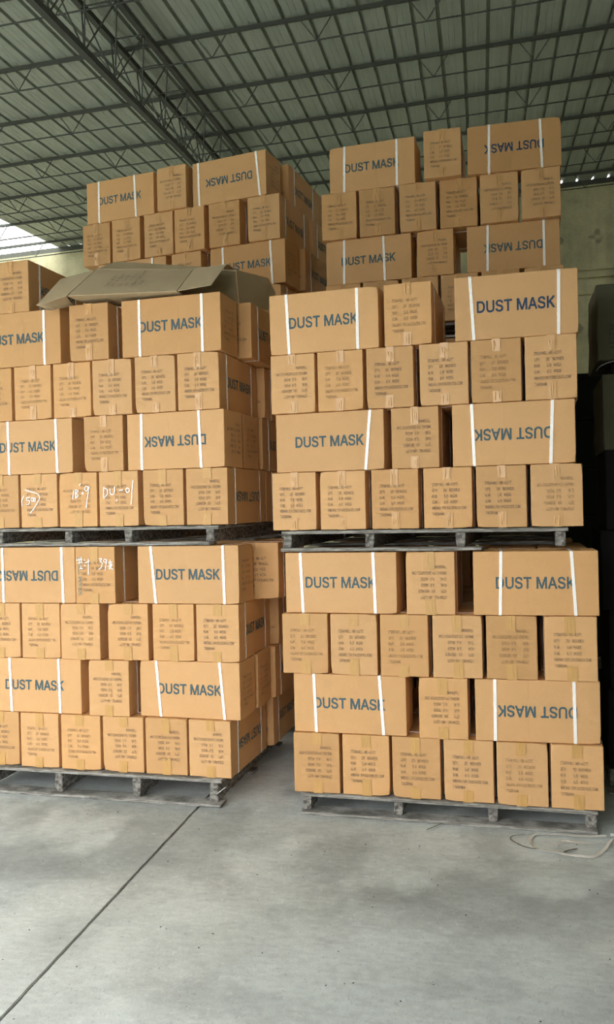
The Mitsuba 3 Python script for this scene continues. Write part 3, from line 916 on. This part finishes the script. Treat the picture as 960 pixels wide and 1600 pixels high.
dp = thing('pallet', 'dusty pallet under the dark cartons at the edge of the floor', 'pallet', 'wooden pallets')
for i in range(3):
    part(dp, 'bottom_board', DECKS[i], M(DT.frame() @ frame([0.8, -0.06 + 0.05 + 0.58 * i, 0.010], [1.08, 0, 0], [0, 0.9, 0], [0, 0, 0.95])))
for i, f in enumerate((0.03, 0.8, 1.55)):
    part(dp, 'stringer', stringer(0.09, 90 + i), M(DT.frame() @ frame([f, 0.62, 0.064], [1, 0, 0], [0, 0.95, 0], [0, 0, 1])))
for i in range(6):
    part(dp, 'deck_board', DECKS[i % 4], M(DT.frame() @ frame([0.8, 0.06 + 0.22 * i, 0.119], [1.06, 0, 0], [0, 1, 0], [0, 0, 0.95])))
RN = ['bottom', 'second', 'third', 'fourth', 'fifth', 'top']
for r in range(6):
    h = 0.432 if r < 4 else 0.412
    z = 0.130 + 0.4335 * r if r < 5 else 0.130 + 0.4335 * 4 + 0.412 + 0.0755
    jig = 0.022 * math.sin(r * 2.3)
    key, W = dark_carton(DT, jig, 0.0, z, h, f'olive black carton, {RN[r]} of the dark stack beside the dust mask cartons', 'carton_olive' if r > 3 else 'carton_black')
    if r == 5:
        tt_ = ENDTXT.copy()
        tv = tt_.vertices
        part(key, 'print', mikit.ply((np.stack([-0.13 + tv[:, 0] * 1.1, -0.3095 + 0 * tv[:, 0], -0.075 + tv[:, 1] * 0.8], 1), tt_.faces), 'olive_print'), M(W))
        arc = [(-0.285 + 0.012 * k, -0.230 + 0.055 * (1 - (1 - k / 14) ** 2) ** 0.5) for k in range(15)] + [(0.0, -0.172), (0.27, -0.174)]
        V, F = [], []
        for x, zz in arc:
            V += [[x, -0.306, zz - 0.035 + 0.0], [x, -0.306, zz - 0.031], [x, -0.300, zz - 0.031], [x, -0.300, zz - 0.035]]
        for k in range(len(arc) - 1):
            a, b = 4 * k, 4 * k + 4
            for q in range(4):
                l = (q + 1) % 4
                F += [[a + q, a + l, b + l], [a + q, b + l, b + q]]
        part(key, 'torn_film', mikit.ply((np.array(V), np.array(F)), 'film_pale'), M(W), label='pale curved edge of torn film')
filler = thing('gap_filler', 'added black pad between the two top cartons of the dark stack', 'filler')
part(filler, 'block', mikit.ply(box(0.28, 0.33, 0.130 + 0.4335 * 4 + 0.412 + 0.0377, 0.44, 0.5, 0.0735), 'carton_black'), M(DT.frame()))  # black block added to keep the gap under the top carton dark
dp2 = thing('pallet', 'pallet under the far black cartons by the wall', 'pallet', 'wooden pallets')
FT = Tower((2.15, 7.95), -14.5)
for i in range(3):
    part(dp2, 'bottom_board', DECKS[i], M(FT.frame() @ frame([0.75, 0.06 + 0.5 * i, 0.010], [1.0, 0, 0], [0, 0.9, 0], [0, 0, 0.95])))
for i, f in enumerate((0.05, 0.75, 1.45)):
    part(dp2, 'stringer', stringer(0.09, 95 + i), M(FT.frame() @ frame([f, 0.62, 0.064], [1, 0, 0], [0, 0.95, 0], [0, 0, 1])))
for i in range(6):
    part(dp2, 'deck_board', DECKS[i % 4], M(FT.frame() @ frame([0.75, 0.06 + 0.22 * i, 0.119], [1.0, 0, 0], [0, 1, 0], [0, 0, 0.95])))
for r in range(6):
    for c in range(2):
        key = thing('dark_carton', f'black carton, {RN[r]} row, {("inner", "outer")[c]} column of the far dark stack', 'cardboard box', 'dark cartons')
        m = box(0, 0, 0, 0.7, 0.6, 0.437, 0.005)
        part(key, 'body', mikit.ply(m, 'carton_black'), M(FT.frame() @ frame([0.36 + 0.715 * c, 0.32, 0.35 + 0.4425 * r], [1, 0, 0], [0, 1, 0], [0, 0, 1])))

# ------------------------------------------------------------------ loose straps and grit on the floor


def floor_ribbon(pts, width, lift=0.004, seed=1, twist=0.4):
    P = np.array(pts, float)
    t = np.concatenate([[0], np.cumsum(np.linalg.norm(np.diff(P, axis=0), axis=1))])
    tt = np.linspace(0, t[-1], max(12, int(t[-1] / 0.02)))
    from scipy.interpolate import PchipInterpolator
    Q = np.stack([PchipInterpolator(t, P[:, k])(tt) for k in (0, 1)], 1)
    d = np.gradient(Q, axis=0)
    d /= np.linalg.norm(d, axis=1, keepdims=True)
    nx = np.stack([-d[:, 1], d[:, 0], 0 * d[:, 0]], 1)
    nz = meshkit.noise(np.stack([tt * 6, tt * 0, tt * 0], 1), seed)
    tw = (meshkit.noise(np.stack([tt * 4, tt * 0 + 9, tt * 0], 1), seed + 3) - 0.5) * 2 * twist * 1.6
    z = lift + 0.012 * nz
    V, F = [], []
    for i in range(len(Q)):
        c = np.array([Q[i, 0], Q[i, 1], z[i]])
        s = nx[i] * math.cos(tw[i]) + np.array([0, 0, 1]) * math.sin(tw[i])
        n = np.cross(s, [d[i, 0], d[i, 1], 0])
        for a, b in ((-1, 0), (1, 0), (1, 1), (-1, 1)):
            p = c + s * a * width / 2 + n * b * 0.001
            p[2] = max(p[2], 0.0008)
            V.append(p)
    for i in range(len(Q) - 1):
        a, b = 4 * i, 4 * i + 4
        for k in range(4):
            l = (k + 1) % 4
            F += [[a + k, a + l, b + l], [a + k, b + l, b + k]]
    return (np.array(V), np.array(F))


LOOP = [(1.38, 3.95), (1.285, 3.945), (1.15, 3.98), (1.066, 3.995), (1.036, 3.975), (1.004, 3.885), (1.007, 3.844), (1.026, 3.814), (1.08, 3.794), (1.129, 3.758), (1.192, 3.736), (1.229, 3.727), (1.317, 3.801), (1.383, 3.892), (1.43, 3.94), (1.40, 3.955)]
ls = thing('loose_strap', 'dusty white packing strap looped on the floor before the pallet', 'strap')
part(ls, 'loop', mikit.ply(floor_ribbon(LOOP, 0.016, seed=2), 'strap_dusty'))
part(ls, 'loop', mikit.ply(floor_ribbon([(1.105, 3.839), (1.129, 3.865), (1.16, 3.893), (1.201, 3.881), (1.251, 3.865), (1.308, 3.869), (1.383, 3.88)], 0.010, 0.008, 5), 'strap_dusty'))
part(ls, 'loop', mikit.ply(floor_ribbon([(1.008, 3.996), (0.963, 3.99), (0.932, 3.967), (0.924, 3.939), (0.952, 3.868), (0.973, 3.839), (1.022, 3.819)], 0.006, 0.003, 7), 'steel_primer'))
st = thing('strap_scrap', 'short grey strap end on the floor under the edge of a pallet', 'strap')
part(st, 'band', mikit.ply(floor_ribbon([(0.547, 4.07), (0.613, 4.131), (0.648, 4.171), (0.668, 4.185)], 0.008, 0.004, 9), 'steel_primer'))
st = thing('strap_scrap', 'dark torn strap scrap lying inside the looped white strap', 'strap')
part(st, 'band', mikit.ply(floor_ribbon([(1.13, 3.787), (1.155, 3.807), (1.201, 3.823)], 0.010, 0.004, 11), 'carton_black'))
st = thing('strap_scrap', 'white strap tail sticking out of the floor pallet under the chalk-marked stack', 'strap')
a, b = np.array([-0.515, 4.468, 0.072]), np.array([-0.462, 4.425, 0.122])
part(st, 'band', mikit.ply(bar(a, b, 0.008, 0.0015), 'strap_white'))

gk = thing('floor_grit', 'dark grit and pale chips scattered over the concrete floor', None, None, 'stuff')
for nm, mat, num, sd, size in (('dark_grit', 'pebble_dark', 300, 21, 0.0045), ('pale_chips', 'pebble_pale', 130, 22, 0.0045)):
    r_ = np.random.default_rng(sd)
    ms = []
    while len(ms) < num:
        x, y = r_.uniform(-2.2, 2.0), r_.uniform(2.4, 4.9)
        if meshkit.fbm(np.array([x * 1.4, y * 1.4, sd]), 2, sd) < 0.44 and r_.random() < 0.6:
            continue
        if any(-0.1 < (np.array([x, y, 0]) - TOWERS[t].o) @ TOWERS[t].u < 1.75 and (np.array([x, y, 0]) - TOWERS[t].o) @ TOWERS[t].v > -0.09 for t in ('FR1', 'FL1')) or x > 1.5 and y > 4.3:
            continue
        m = trimesh.creation.icosphere(subdivisions=0, radius=1.0)
        s_ = size * r_.uniform(0.25, 1.0) ** 1.5
        m.vertices *= np.array([1, r_.uniform(0.4, 1), r_.uniform(0.25, 0.5)]) * s_
        m.apply_transform(trimesh.transformations.rotation_matrix(r_.uniform(0, 6.28), [0, 0, 1]))
        m.apply_translation([x, y, 0.2 * s_])
        ms.append(m)
    k_ = part(gk, nm, mikit.ply(cat(ms), mat))
    labels[k_] = {'kind': 'stuff'}
